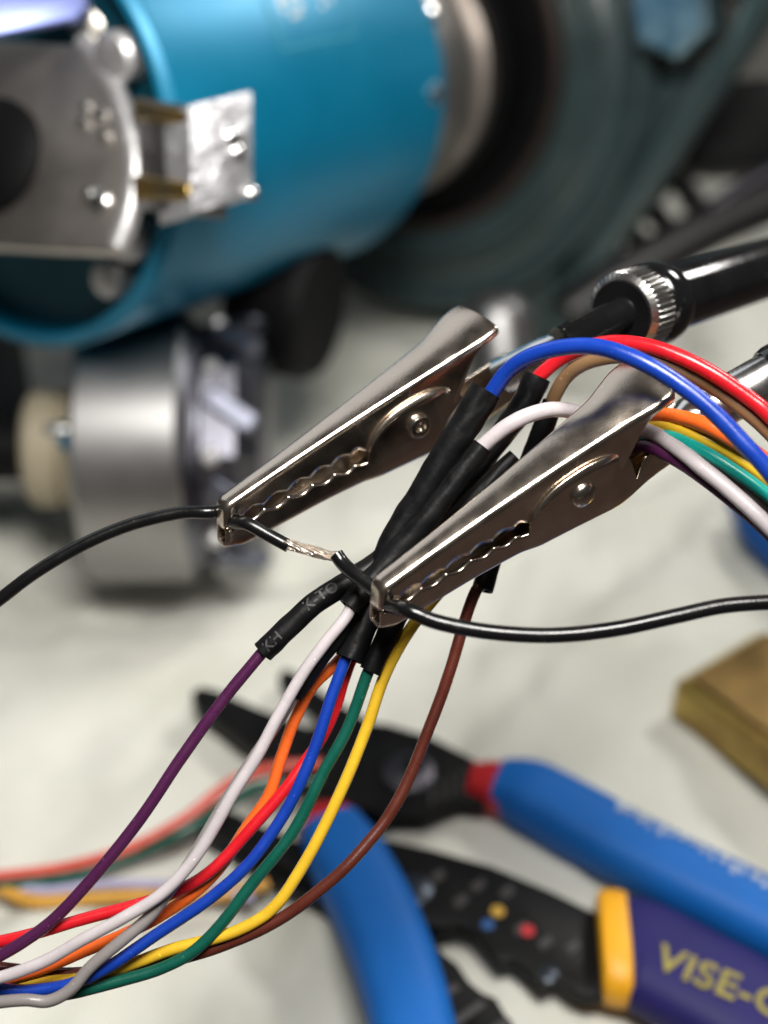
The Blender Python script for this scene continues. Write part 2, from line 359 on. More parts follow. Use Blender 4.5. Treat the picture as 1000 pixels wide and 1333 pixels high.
bm = bmesh.new(); lathe(bm, MC, MAX, [(CL-1*k, 59*k), (CL-3*k, 62*k), (CL-3*k, 66.5*k)], 64); wobj('bore_ring', bm, mat('brown_bearing_steel', (0.16, 0.13, 0.115), 0.4, 0.9), cast)
cp = MC+MAX*(CL+10*k)
outl = [(640, -420), (500, -120), (470, 120), (488, 300), (560, 372), (612, 420), (660, 470), (745, 470), (742, 400), (772, 348), (824, 268), (884, 178), (940, 92), (1000, 0), (1060, -120), (1010, -420)]  # top extended above view to shade the cloth from the side lamp
bm = bmesh.new(); prism(bm, [onplane(x, y, cp, MAX) for x, y in outl], MAX*26*k, 2.5, 3); wobj('body', bm, M['casting'], cast)
bm = bmesh.new(); sweep(bm, catmull([onplane(x, y, cp-MAX*2, MAX) for x, y in ((1020, -40), (955, 62), (890, 158), (822, 262), (770, 340), (738, 398), (735, 460))], 6), 6.5, 12); wobj('edge_rib', bm, M['casting'], cast)
bm = bmesh.new(); sweep(bm, catmull([onplane(x, y, cp-MAX*1, MAX) for x, y in ((700, 280), (712, 340), (722, 400), (726, 460))], 6), 3.6, 10); wobj('web_rib', bm, M['casting'], cast)
p = onplane(888, 14, cp-MAX*8, MAX); bm = bmesh.new(); lathe(bm, p, -MAX, [(-10, 19*k), (0, 19*k), (3, 17.5*k)], 40); wobj('washer', bm, mat('beige_steel', (0.36, 0.33, 0.30), 0.4, 1.0), cast)
bm = bmesh.new(); lathe(bm, p-MAX*2.6, -MAX, [(0, 16*k), (8, 16*k), (10, 13.5*k), (10, 0)], 6, MU); wobj('hex_bolt', bm, M['bluesteel'], cast, 20)
for (px, py) in ((797, 162), (812, 212)):
    bm = bmesh.new(); lathe(bm, onplane(px, py, cp, MAX)+MAX*.5, -MAX, [(0, 4), (1.5, 4), (2.5, 2.5), (1.5, 0)], 14); wobj('plug_screw', bm, mat('rusty_steel', (0.10, 0.075, 0.06), 0.5, 0.6), cast)
p = at(652, 452, 470); bm = bmesh.new(); lathe(bm, p, cv(-.12, .97, -.12).normalized(), [(-16, 12), (8, 12), (13, 11), (17, 8), (19, 4), (19.4, 0)], 32); wobj('cap_nut', bm, M['steelgrey'], cast)

# ------------------------------------------------------------------ grey chuck under the motor
CH = tab(190, 732, 2); CHD = (CH-CAM).dot(FWD)
CR = 38.5; hx = cv(.995, 0, .03); hx = Vector((hx.x, hx.y, 0)).normalized(); hz = Vector((0, 0, 1)); hy = hz.cross(hx)
cc = Vector((CH.x, CH.y, CR-1.0)) + hy*8
chuck = empty('chuck', (cc.x, cc.y, 0), 'grey turned steel chuck lying on the cloth below the motor', 'chuck')
bm = bmesh.new(); lathe(bm, cc, hx, [(-12, 10), (-12, CR-1.5), (-10.5, CR), (15.5, CR), (17, CR-1.6)], 72); wobj('body', bm, M['steelgrey'], chuck, 30)
dk = mat('dark_steel', (0.15, 0.15, 0.175), 0.34, 1.0, .15, 90, .2, 400, .08)
bm = bmesh.new(); lathe(bm, cc, hx, [(16.5, CR-2.2), (19, CR-3.5), (21, CR-4), (21, 0)], 72); wobj('shoulder', bm, dk, chuck, 20)
bm = bmesh.new(); lathe(bm, cc, hx, [(20, 20), (20, CR-5), (22, CR-2.5), (31, CR-2.5), (37, CR-8), (39, CR-15), (39, 0)], 9, hz*.93-hy*.36); wobj('faceted_knob', bm, dk, chuck, 15)
for kx in range(9):
    a = 2*math.pi*kx/9; u_ = hz*.93-hy*.36; u_.normalize(); v_ = hx.cross(u_); n_ = u_*math.cos(a)+v_*math.sin(a)
    p = cc + hx*24.5 + n_*(CR-3.4); bm = bmesh.new(); lathe(bm, p, n_, [(-3, 2.6), (1.2, 2.6), (2.2, 1.8), (2.4, 0)], 14); wobj('screw', bm, M['alu'], chuck)
    a2 = a+math.pi/9; n_ = u_*math.cos(a2)+v_*math.sin(a2); t_ = hx.cross(n_)
    bm = bmesh.new(); box(bm, cc+hx*30+n_*(CR-6.0), (hx*.8+t_*.6), (t_*.8-hx*.6), n_, 15, 6, 4.0, .9); wobj('grip_lug', bm, mat('lug_steel', (0.20, 0.21, 0.26), 0.46, 1.0) if kx == 0 else bpy.data.materials['lug_steel'], chuck, 20)
bm = bmesh.new(); lathe(bm, cc, -hx, [(11, 8), (11, 15), (13, 17), (19, 17), (20, 15.8), (21, 17), (28, 17), (30, 15), (30, 0)], 40); wobj('rear_knob', bm, M['cream'], chuck, 30)
bm = bmesh.new(); lathe(bm, cc, -hx, [(29, 9), (48, 9), (50, 7), (50, 0)], 24); wobj('spindle', bm, M['blackplastic'], chuck, 30)
bm = bmesh.new(); lathe(bm, cc+cv(0, .25, -1).normalized()*16.6, -hx, [(13, 0), (13, 2.3), (14, 2.6), (21, 2.6), (22, 2.0), (22, 0)], 16); wobj('highlight_bar', bm, M['chrome'], chuck, 30)  # bright bar added as the highlight across the cream knob
p = cc - hx*14 + (cv(0, .1, -1).normalized())*16.6; bm = bmesh.new(); lathe(bm, p, cv(0, .2, -1), [(-1, 4.2), (1.5, 4.2), (2.2, 3), (2.2, 0)], 16); wobj('index_dot', bm, M['teal'], chuck)
kb = at(372, 398, 420); bm = bmesh.new(); ddir = Vector((.93, -.36, 0)).normalized()
lathe(bm, kb, ddir, [(-12, 0), (-12, 19), (-10, 21), (9, 21), (12, 19), (12, 0)], 48); bm2 = bmesh.new(); box(bm2, kb, ddir, ddir.cross(hz), hz, 14, 14, 40, 2)
wobj('rubber_foot', bm, M['blackplastic'], motor, 30); wobj('foot_bracket', bm2, M['blackplastic'], motor, 30)
# box added for the navy left edge and the shadow behind the knob
p = tab(-30, 620, 0); bm = bmesh.new(); box(bm, Vector((p.x-22, p.y+28, 0)), Vector((1, 0, 0)), Vector((0, 1, 0)), hz, 60, 50, 92, 3)
bx = tag(obj('shade_box', bm, mat('navy_shade', (0.012, 0.015, 0.03), 0.5, 0, .2, 60)), 'dark navy box added for the shadow and navy patch at the left edge behind the cream knob', 'box')

# ------------------------------------------------------------------ right background: black handwheel and grey block
BD = 500.0
wheel = empty('slotted_bracket', at(920, 250, BD), 'black slotted bracket leaning beside the green casting, pale cloth through its gaps', 'bracket')
bm = bmesh.new(); prism(bm, [at(x, y, BD) for x, y in ((876, 214), (892, 150), (930, 104), (1000, 96), (1090, 120), (1090, 205), (985, 216))], FWD*24, 3); wobj('body', bm, M['blackplastic'], wheel)
bm = bmesh.new(); sweep(bm, catmull([at(x, y, BD+4) for x, y in ((880, 205), (858, 238), (826, 276), (792, 312), (764, 352))], 5), 5.2, 12); wobj('upper_rail', bm, M['blackplastic'], wheel)
bm = bmesh.new(); sweep(bm, catmull([at(x, y, BD-4) for x, y in ((1090, 210), (1000, 262), (935, 292), (870, 326), (800, 368), (740, 410))], 5), 8.6, 14); wobj('lower_rail', bm, mat('dark_rail', (0.012, 0.011, 0.012), 0.42, 0, .2, 90), wheel)
bm = bmesh.new(); sweep(bm, catmull([at(x, y, BD-9) for x, y in ((1090, 178), (1010, 222), (965, 246), (925, 272))], 5), 3.4, 12); wobj('rail_highlight', bm, mat('highlight_grey', (0.10, 0.095, 0.11), 0.4, 1.0), wheel)  # grey rod added as the highlight line of the lower rail
for (xa, ya, xb, yb, r) in ((884, 232, 918, 288, 4.5), (842, 262, 884, 318, 4.2), (812, 294, 850, 334, 4.2), (780, 330, 816, 362, 3.8)):
    bm = bmesh.new(); sweep(bm, [at(xa, ya, BD+2), at((xa+xb)/2, (ya+yb)/2, BD+1), at(xb, yb, BD)], r, 10); wobj('rung', bm, M['blackplastic'], wheel)
p = tab(985, 200, 0); q = at(985, 60, 640)
bm = bmesh.new(); box(bm, Vector((q.x+26, q.y, 0)), Vector((.95, -.3, 0)).normalized(), Vector((.3, .95, 0)).normalized(), hz, 90, 40, 120, 3)
tag(obj('metal_block', bm, M['steelgrey']), 'pale grey steel block at the back right, behind the slotted bracket', 'block')

# ------------------------------------------------------------------ brass bar at the right edge
brass = None
a0 = tab(874, 888, 13); a1 = tab(1004, 984, 13); ax = Vector((a1.x-a0.x, a1.y-a0.y, 0)).normalized(); ay = hz.cross(ax)
bar = empty('brass_bar', (a0.x, a0.y, 0), 'tarnished brass bar with a dark worn top, lying on the cloth at the right', 'brass bar')
bm = bmesh.new(); prism(bm, [Vector((a0.x, a0.y, 1)), Vector((a0.x, a0.y, 1))+ax*90, Vector((a0.x, a0.y, 1))+ax*90+ay*34, Vector((a0.x, a0.y, 1))+ay*34], hz*13, 2.0, 1)
wobj('bar', bm, M['bronze'], bar, 20)
bm = bmesh.new(); prism(bm, [Vector((a0.x, a0.y, 14))+ax*s+ay*t for s, t in ((3, 3.2), (88, 3.2), (88, 33), (3, 33))], hz*1.4, .6, 1); wobj('worn_top', bm, mat('dark_patina', (0.24, 0.155, 0.055), 0.38, .9, .4, 60, .2, 400), bar)
# blue grip at the right edge behind the wires
bm = bmesh.new(); pts = [tab(962, 652, 9), tab(1000, 690, 9), tab(1052, 742, 9), tab(1130, 822, 9)]
sweep(bm, catmull(pts, 6), [4, 6, 7.5] + [8]*40 if False else [4+4*ss(i/6) for i in range(19)], 16); tag(obj('tool_grip', bm, mat('dark_blue_plastic', (0.004, 0.075, 0.30), 0.6, spec=0.25)), 'blue plastic tool grip on the cloth below the white wire at right', 'grip')

# ------------------------------------------------------------------ wire strippers with blue handles
def flat(bm, poly, ztop, zbot, bev=.8):
    prism(bm, [tab(x, y, ztop) for x, y in poly], Vector((0, 0, zbot-ztop)), bev, 2); return bm
def bar_handle(bm, pts, rads, z, squash=.7, n=6, seg=20):
    path = catmull([tab(x, y, z) for x, y in pts], n); m = len(path)-1; rr = []
    for i in range(m+1):
        t = i/m*(len(rads)-1); j = min(int(t), len(rads)-2); rr.append(rads[j]+(rads[j+1]-rads[j])*(t-j))
    return sweep(bm, path, rr, seg, squash=squash, normal=Vector((1, 0, 0)) if False else None) if squash == 1 else sweep_flat(bm, path, rr, seg, squash)
def sweep_flat(bm, path, rr, seg, squash, side=None, blend=0):   # oval tube kept flat on the bench
    rows = []
    for i, p in enumerate(path):
        t = (path[min(i+1, len(path)-1)]-path[max(i-1, 0)]).normalized(); s = t.cross(hz).normalized(); u = hz
        if side is not None:
            f = 1.0 if blend == 0 else 1-ss(i/blend); s2 = side if side.dot(s) > 0 else -side; s = s.lerp(s2, f)
            if f < 1: s.normalize()
        row = []
        for k_ in range(seg):
            a = 2*math.pi*k_/seg; c, s_ = math.cos(a), math.sin(a)
            c = math.copysign(abs(c)**.75, c); s_ = math.copysign(abs(s_)**.75, s_)
            row.append(bm.verts.new(p+s*c*rr[i]+u*s_*rr[i]*squash))
        rows.append(row)
    for a, b in zip(rows, rows[1:]):
        for k_ in range(seg): bm.faces.new((a[k_], a[(k_+1) % seg], b[(k_+1) % seg], b[k_]))
    bm.faces.new(rows[0][::-1]); bm.faces.new(rows[-1]); return bm
strip = empty('wire_stripper', tab(530, 1010, 0), 'blue handled wire stripper with red collars and black jaws, lying open', 'wire stripper')
bm = bmesh.new(); flat(bm, [(248, 901), (262, 892), (285, 898), (340, 922), (400, 945), (450, 940), (500, 940), (560, 957), (605, 980), (640, 1000), (632, 1046), (600, 1042), (552, 1062), (500, 1060), (440, 1040), (380, 1002), (310, 958), (256, 918)], 9, 4.2)
wobj('jaw', bm, M['blackoxide'], strip)
bm = bmesh.new(); flat(bm, [(362, 876), (372, 868), (384, 874), (420, 900), (470, 930), (540, 968), (590, 1000), (596, 1040), (540, 1062), (480, 1082), (440, 1092), (396, 1098), (384, 1080), (420, 1045), (452, 1000), (430, 950), (392, 912), (364, 888)], 4, 0.6)
wobj('jaw', bm, M['blackoxide'], strip)
p = tab(532, 1006, 9); bm = bmesh.new(); lathe(bm, p-hz*1, hz, [(0, 6.4), (1.6, 6.4), (2.2, 5.6), (2.2, 0)], 32); s1 = wobj('pivot_screw', bm, mat('dull_steel', (0.11, 0.105, 0.12), 0.5, 1.0), strip)
bm = bmesh.new(); lathe(bm, p+hz*1.2+Vector((1.5, 1.2, 0)), hz, [(0, 3.0), (.6, 3.0), (.6, 0)], 6); wobj('hex_socket', bm, M['blackoxide'], strip, under=s1)
for i in range(7):                                                # serrations beside the pivot
    x = 556+i*13; y = 1052-i*5; bm = bmesh.new(); flat(bm, [(x, y-34), (x+5, y-35), (x+9, y-6), (x+4, y-5)], 9.8, 8.6, .2); wobj('serration', bm, M['inkgrey'], strip)
bm = bmesh.new(); bar_handle(bm, [(612, 1018), (640, 1024), (664, 1030)], [5.0, 6.4, 7.0], 7.5, .8); wobj('collar', bm, M['gripred'], strip)
bm = bmesh.new(); bar_handle(bm, [(648, 1022), (690, 1036), (760, 1074), (850, 1122), (950, 1172), (1060, 1226), (1180, 1284)], [6.6, 8.6, 8.8, 8.6, 8.6, 8.6, 8.4], 8, .85); rgrip = wobj('grip', bm, M['gripblue'], strip)
bm = bmesh.new(); bar_handle(bm, [(398, 1076), (424, 1082), (440, 1092)], [5.0, 7.6, 8.0], 7, .8); wobj('collar', bm, M['gripred'], strip)
bm = bmesh.new(); bar_handle(bm, [(430, 1080), (452, 1120), (488, 1190), (516, 1262), (536, 1335), (552, 1420), (566, 1500)], [7.6, 9.0, 9.2, 9.0, 8.8, 8.6, 8.6], 8.2, .85); wobj('grip', bm, M['gripblue'], strip)
for i in range(17):                                               # worn white lettering along the top of the grip: too blurred to read
    x = 806+i*13.5; y = 1043+i*7.0+rnd.uniform(-2, 2); h_ = rnd.uniform(5, 13); w_ = rnd.uniform(4, 11)
    bm = bmesh.new(); flat(bm, [(x, y), (x+w_, y+w_*.5), (x+w_-4, y+h_+3), (x-4, y+h_)], 15.4+rnd.uniform(0, .2), 12.4, .1); wobj('printed_mark', bm, M['inkwhite'], strip, under=rgrip)

# ------------------------------------------------------------------ second stripper: black body, yellow collar, violet handle
vg = empty('crimping_tool', tab(538, 1160, 0), 'black wire crimping tool with yellow collar and violet handle, lower right', 'crimping tool')
bm = bmesh.new(); flat(bm, [(246, 1052), (262, 1042), (290, 1050), (345, 1076), (400, 1098), (450, 1092), (505, 1092), (560, 1104), (640, 1126), (720, 1160), (786, 1192), (800, 1240), (800, 1292), (765, 1296), (744, 1288), (722, 1272), (706, 1283), (682, 1262), (664, 1248), (650, 1252), (632, 1232), (616, 1212), (596, 1202), (575, 1206), (540, 1200), (470, 1180), (400, 1140), (330, 1106), (262, 1076)], 7.5, 3.6, .7)
varm = wobj('upper_arm', bm, M['blackoxide'], vg)
bm = bmesh.new(); flat(bm, [(262, 1066), (340, 1100), (420, 1144), (500, 1186), (556, 1222), (578, 1240), (596, 1254), (612, 1278), (630, 1292), (646, 1298), (660, 1322), (676, 1344), (690, 1366), (730, 1420), (600, 1420), (540, 1300), (470, 1220), (400, 1170), (320, 1122), (258, 1086)], 3.6, .5, .6)
wobj('lower_arm', bm, M['blackoxide'], vg)
p = tab(538, 1160, 7.5); bm = bmesh.new(); lathe(bm, p-hz*.6, hz, [(0, 4.5), (1.2, 4.5), (1.8, 3.6), (1.8, 0)], 24); wobj('pivot_screw', bm, mat('blue_black_steel', (0.05, 0.06, 0.075), 0.35, 0.8), vg)
for (px, py, mk, r) in ((648, 1187, 'inkgold', 1.5), (635, 1204, 'inkblue', 1.4), (687, 1212, 'inkred', 1.5)):
    bm = bmesh.new(); lathe(bm, tab(px, py, 7.5)-hz*.2, hz, [(0, r), (.45, r), (.5, r*.8), (.5, 0)], 20); dot = wobj('colour_dot', bm, M[mk], vg, under=varm); dot['label'] = {'inkgold': 'yellow printed dot', 'inkblue': 'blue printed dot', 'inkred': 'red printed dot'}[mk]
for (px, py) in ((668, 1208), (700, 1226), (736, 1232), (590, 1172), (612, 1152), (560, 1140), (650, 1160)):
    bm = bmesh.new(); flat(bm, [(px, py), (px+16, py-10), (px+21, py), (px+6, py+11)], 7.62, 7.3, 0); wobj('printed_mark', bm, M['inkgrey'], vg, under=varm)
for i in range(4):
    px, py = 540+i*34, 1312+i*22; bm = bmesh.new(); flat(bm, [(px, py), (px+52, py-34), (px+60, py-26), (px+8, py+9)], 4.3, 3.2, .2); wobj('ridge', bm, M['inkgrey'], vg)
bm = bmesh.new(); p = tab(716, 1272, 5); lathe(bm, tab(714, 1270, 7.5)-hz*.5, hz, [(0, 2.0), (1.2, 2.0), (1.5, 1.4), (1.5, 0)], 16); wobj('stop_pin', bm, bpy.data.materials['blue_black_steel'], vg)
csd = tab(806, 1302, 8)-tab(794, 1164, 8); crad = csd.length/2; csd.normalize()
pth = [tab(x, 1233+(x-800)*.1, 7) for x in (779, 781, 785, 795, 808, 816, 819, 820)]
bm = bmesh.new(); sweep_flat(bm, pth, [crad*q for q in (.86, .93, .97, 1, 1, .98, .94, .9)], 28, .52, csd); wobj('collar', bm, M['gripyellow'], vg, 60)
pth = catmull([tab(x, y, 7.5) for x, y in ((817, 1236), (836, 1243), (866, 1259), (930, 1294), (1010, 1340), (1100, 1392))], 6)
bm = bmesh.new(); sweep_flat(bm, pth, [crad*(.90+.02*ss(i/6)) for i in range(len(pth))], 28, .58, csd, 12); vgrip = wobj('grip', bm, M['gripviolet'], vg, 60)
def text_mesh(s, size, shear=0.0, ext=0.1):
    c = bpy.data.curves.new('t', 'FONT'); c.body = s; c.size = size; c.extrude = ext; c.shear = shear; c.space_character = 1.05
    c.offset = 0.02*size
    o = bpy.data.objects.new('t', c); COL.objects.link(o); bpy.context.view_layer.update()
    me = bpy.data.meshes.new_from_object(o.evaluated_get(bpy.context.evaluated_depsgraph_get()))
    bpy.data.objects.remove(o); bpy.data.curves.remove(c)
    b = bmesh.new(); b.from_mesh(me); bpy.data.meshes.remove(me); return b
bm = text_mesh('VISE-GRIP', 9.0, 0, .25)
t0 = tab(850, 1258, 14.6); t1 = tab(990, 1317, 14.6); tx = (t1-t0).normalized(); ty = hz.cross(tx)
for v in bm.verts: v.co = t0 + tx*v.co.x + ty*v.co.y + hz*(v.co.z)
wobj('lettering', bm, M['inkyellow'], vg, 0, under=vgrip)

# ------------------------------------------------------------------ blurred wires lying on the cloth at the left
def tablewire(mk, pts, r, label):
    path = catmull([tab(x, y, z) for x, y, z in pts], 8); bm = bmesh.new(); sweep(bm, path, r, 10)
    return tag(obj('loose_wire', bm, M[mk], smooth=60), label, 'wire', 'loose wires lying on the cloth')
tablewire('w_salmon', [(-60, 1146, 3), (0, 1142, 3), (86, 1130, 4), (172, 1104, 6), (241, 1066, 9), (301, 1020, 12), (357, 1000, 12), (420, 995, 11.5)], 1.5, 'pale red wire on the cloth, topmost of the blurred wires at left')
tablewire('w_green', [(-50, 1156, 3), (26, 1151, 3), (107, 1138, 3.4), (180, 1112, 5), (236, 1084, 9), (318, 1034, 10.5), (350, 1024, 10.5), (420, 1016, 10.5)], 1.4, 'dull green wire on the cloth just under the pale red wire')
tablewire('w_lilac', [(-50, 1140, 2.5), (0, 1148, 2.5), (56, 1160, 2.5), (129, 1152, 2.5), (206, 1152, 2.5), (266, 1156, 2.5), (330, 1170, 2.5)], 1.2, 'pale lilac wire lying on the cloth above the amber wire')
tablewire('w_amber', [(-50, 1146, 2.2), (0, 1158, 2.2), (43, 1174, 2.2), (107, 1171, 2.2), (172, 1167, 2.2), (258, 1168, 2.2), (300, 1164, 2.2), (350, 1150, 2.2)], 1.6, 'amber yellow wire lying on the cloth below the lilac wire')

# ------------------------------------------------------------------ alligator clips
def make_clip(tip, d0, end, d1, elev, label, dome):
    P0 = at(tip[0], tip[1], d0); P1 = at(end[0], end[1], d1); a = (P1-P0).normalized()
    v = -FWD; v = (v-a*v.dot(a)).normalized()
    n = a.cross(v); n = n if n.dot(UP) > 0 else -n
    H = n*math.cos(elev)+v*math.sin(elev); Yv = H.cross(a).normalized()      # local x = along, y = away, z = up
    root = empty('alligator_clip', P0, label, 'alligator clip', 'alligator clips of the soldering stand')
    Mx = Matrix(((a.x, Yv.x, H.x, P0.x*MM), (a.y, Yv.y, H.y, P0.y*MM), (a.z, Yv.z, H.z, P0.z*MM), (0, 0, 0, 1)))
    root.matrix_world = Mx
    LU = 51.6
    def hwu(L):
        h = 1.75+.016*L+.00105*L*L
        if L > 42: h = min(h, 4.5) + 1.2*ss((L-42)/7)
        if L < 1.4: h *= .62+.38*math.sqrt(max(0, 1-(1-L/1.4)**2))
        if L > LU-1.6: h *= math.sqrt(max(0.0, 1-((L-LU+1.6)/1.6)**2))*.12+.88
        return h
    tooth = lambda L, ph: (abs(math.sin(math.pi*(L/3.7+ph)))-.5)
    def ubot(L):
        z = -(2.75+.125*L) + .85*tooth(L, .2)*ss((L-2)/2)*(1-ss((L-22)/3))
        if L < 3.0: z = -2.45-.6*ss((L-2.0)/1.0)
        if L < .5: z = -3.1
        if L > 22.5: z = z + (-10.5-z)*ss((L-22.5)/5)
        if L > 37.5: z = -10.5 + 9.3*ss((L-37.5)/10.5)
        return z
    def hl(L):
        h = hwu(min(L, 37)) + .6*ss((L-21)/4)
        return h + (2.9-h)*ss((L-38)/9)
    def lbot(L): return -(8.0+.185*min(L, 46)) - .05*max(0, L-46) + 1.0*(1-ss(L/3.5))
    def ltop(L):
        z = -(3.65+.205*L) - .85*tooth(L, .2)*(ss((L-2.6)/1.2)*(1-ss((L-21)/2)))
        if L < 2.8: z = -4.5
        if L < .6: z = -3.7
        e = 1-abs((L-33.0)/9.6)**2.4
        if e > 0: z = max(z, -9.2+6.7*e**.5)
        if L > 46: z = lbot(L)+5.6
        elif L > 39: z = max(z if e > 0 else -99, lbot(L)+2.2+3.4*ss((L-42)/4))
        return z
    def lean(L, z): return L + .44*(1-ss(L/17))*z                 # the nose slants forward
    def grid(Ls, sec, mk, name, front=True, flip=False):
        bm = bmesh.new(); rows = [[bm.verts.new((lean(L, z), y, z)) for (y, z) in sec(L)] for L in Ls]
        for r0, r1 in zip(rows, rows[1:]):
            for k_ in range(len(r0)-1): bm.faces.new((r0[k_], r1[k_], r1[k_+1], r0[k_+1]))
        if front: bm.faces.new(rows[0])
        bm.normal_update(); bm.faces.ensure_lookup_table()
        f = bm.faces[2]
        if f.normal.y > 0: bmesh.ops.reverse_faces(bm, faces=bm.faces[:])
        bmesh.ops.recalc_face_normals(bm, faces=bm.faces)
        bm.normal_update(); bm.faces.ensure_lookup_table()
        if bm.faces[2].normal.y > 0: bmesh.ops.reverse_faces(bm, faces=bm.faces[:])
        o = obj(name, bm, M[mk], root, 50, recalc=False)
        md = o.modifiers.new('sheet', 'SOLIDIFY'); md.thickness = .55*MM; md.offset = -1; md.use_even_offset = False
        return o
    def usec(L):
        h = hwu(L); b = ubot(L); r = min(.95, h*.62); tz = .7*ss((L-41)/9) - .7*(1-math.sqrt(max(0, 1-(1-min(L, 1.2)/1.2)**2)))
        out = []
        bb = min(b, -r-.05)
        for k_ in range(6): out.append((-h, bb+(-r-bb)*k_/5.0 + tz))
        for k_ in range(1, 6): t = math.pi/2*k_/5; out.append((-h+r-r*math.cos(t), -r+r*math.sin(t)+tz))
        for k_ in range(1, 8):
            y = (-h+r)+(2*h-2*r)*k_/8; out.append((y, (.05*h+.05*h*ss((L-30)/14))*(1-(y/(h-r+1e-6))**2)+tz))
        for k_ in range(0, 6): t = math.pi/2*(1-k_/5); out.append((h-r+r*math.cos(t), -r+r*math.sin(t)+tz))
        for k_ in range(1, 6): out.append((h, -r+(bb+r)*k_/5.0 + tz))
        return out
    def lsec(L):
        h = hl(L); t_ = ltop(L); bo = lbot(L); r = min(.9, h*.6); t_ = max(t_, bo+r+.1); out = []
        for k_ in range(7): out.append((-h, t_+(bo+r-t_)*k_/6.0))
        for k_ in range(1, 6): t = math.pi/2*k_/5; out.append((-h+r-r*math.cos(t), bo+r-r*math.sin(t)))
        for k_ in range(1, 6): y = (-h+r)+(2*h-2*r)*k_/6; out.append((y, bo))
        for k_ in range(0, 6): t = math.pi/2*(1-k_/5); out.append((h-r+r*math.cos(t), bo+r-r*math.sin(t)))
        for k_ in range(1, 7): out.append((h, bo+r+(t_-bo-r)*k_/6.0))
        return out
    def lin(a_, b_, st): n_ = int((b_-a_)/st); return [a_+(b_-a_)*i/n_ for i in range(n_+1)]
    grid(lin(0, LU, .2), usec, 'nickel', 'upper_jaw')
    grid(lin(.15, 56, .2), lsec, 'nickel', 'lower_jaw', front=False)
    hx_ = hl(33.2)
    bm = bmesh.new(); o_ = Vector((33.2, -hx_-.02, -7.3)); yy = Vector((0, -1, 0))
    if dome: lathe(bm, o_, yy, [(-1, 2.15), (.25, 2.15), (.7, 1.9), (1.05, 1.2), (1.2, .6), (1.24, 0)], 28)
    else: lathe(bm, o_, yy, [(-1, 2.1), (.5, 2.1), (.95, 1.85), (1.1, 1.45), (1.0, .95), (.2, .85), (.2, .45), (.5, .2), (.5, 0)], 28)
    obj('rivet', bm, M['rivet'], root)
    bm = bmesh.new(); lathe(bm, Vector((33.2, hx_+.02, -7.3)), -yy, [(-1, 2.15), (.25, 2.15), (.7, 1.9), (1.05, 1.2), (1.24, 0)], 24); obj('rivet', bm, M['rivet'], root)
    bm = bmesh.new(); lathe(bm, Vector((33.2, -hx_, -7.3)), Vector((0, 1, 0)), [(0, .9), (2*hx_, .9)], 12)
    obj('pin', bm, M['rivet'], root)
    bm = bmesh.new()                                              # coil spring round the pin
    pth = [Vector((33.2+2.3*math.cos(t), -2.2+4.4*t/(2*math.pi*4), -7.3+2.3*math.sin(t))) for t in [2*math.pi*4*i/120 for i in range(121)]]
    pth = [Vector((26, -2.2, -5.0))] + pth + [Vector((43, 2.2, -4.0))]
    sweep(bm, pth, .45, 8); obj('spring', bm, M['rivet'], root)
    return root, Mx
clipL, MLc = make_clip((286, 654), 212, (604, 428), 224, R(43), 'nickel alligator clip at left gripping the left black wire', False)
clipR, MRc = make_clip((489, 761), 198.5, (845, 493), 207, R(48), 'nickel alligator clip at right, nearer, gripping the right black wire', True)
def cl(Mx, x, y, z): return (Mx @ Vector((x*MM, y*MM, z*MM)))/MM

# ------------------------------------------------------------------ soldering-stand arms
def arm(start, d0, nut, d1, end, d2, label, full):
    root = empty('stand_arm', start, label, 'stand arm', 'arms of the soldering stand')
    return root
s0 = cl(MLc, 52, 0, -13.0); s1 = at(752, 440, 225); s2 = at(800, 416, 233)
armL = empty('stand_arm', s0, 'glossy black stand arm with knurled nut, behind the left clip', 'stand arm', 'arms of the soldering stand')
bm = bmesh.new(); pth = catmull([s0, (s0+s1)/2, s1], 5); sweep(bm, pth, [3.1, 3.1, 3.1, 3.0, 3.0, 3.0, 2.9, 2.7, 2.7, 2.7, 2.7][:len(pth)], 20); wobj('ferrule', bm, M['chrome'], armL)
adir = cv(.66, .27, .70).normalized(); n0 = at(809, 409, 228)
bm = bmesh.new(); lathe(bm, s1, (n0-s1).normalized(), [(-3.3, 0), (-3.2, 3.3), (-1.0, 3.4), (-.6, 2.9), ((n0-s1).length+2, 2.9)], 24); wobj('shaft', bm, M['blackgloss'], armL)
# knurled nut
def knurl(bm, o, ax, r, l0, l1, teeth=44):
    u = ax.orthogonal().normalized(); v = ax.cross(u); rows = []
    for (l, rr, dp) in ((l0, 2, 0), (l0, r-1.2, 0), (l0+.6, r-.25, .0), (l0+1.0, r, 1), (l1-1.0, r, 1), (l1-.5, r-.3, 0), (l1, r-1.2, 0), (l1, 2, 0)):
        row = []
        for i in range(teeth*4):
            a = 2*math.pi*i/(teeth*4); q = rr - dp*(.38 if i % 4 in (0, 1) else 0)
            row.append(bm.verts.new(o+ax*l+u*math.cos(a)*q+v*math.sin(a)*q))
        rows.append(row)
    m_ = teeth*4
    for a, b in zip(rows, rows[1:]):
        for i in range(m_): bm.faces.new((a[i], a[(i+1) % m_], b[(i+1) % m_], b[i]))
bm = bmesh.new(); knurl(bm, n0, adir, 6.9, 0, 6.4); knut = wobj('knurled_nut', bm, M['blackknurl'], armL, 30)
bm = bmesh.new(); lathe(bm, n0, adir, [(-.3, 0), (-.3, 5.4), (.4, 5.8)], 40); wobj('nut_face', bm, M['blackplastic'], armL, 30, under=knut)
bm = bmesh.new(); lathe(bm, n0, adir, [(6.4, 5.6), (7.0, 6.5), (8.2, 7.1), (10.6, 7.1), (12.0, 6.7), (12.6, 5.9), (12.7, 5.2)], 56); wobj('collar', bm, M['blackgloss'], armL, 35)
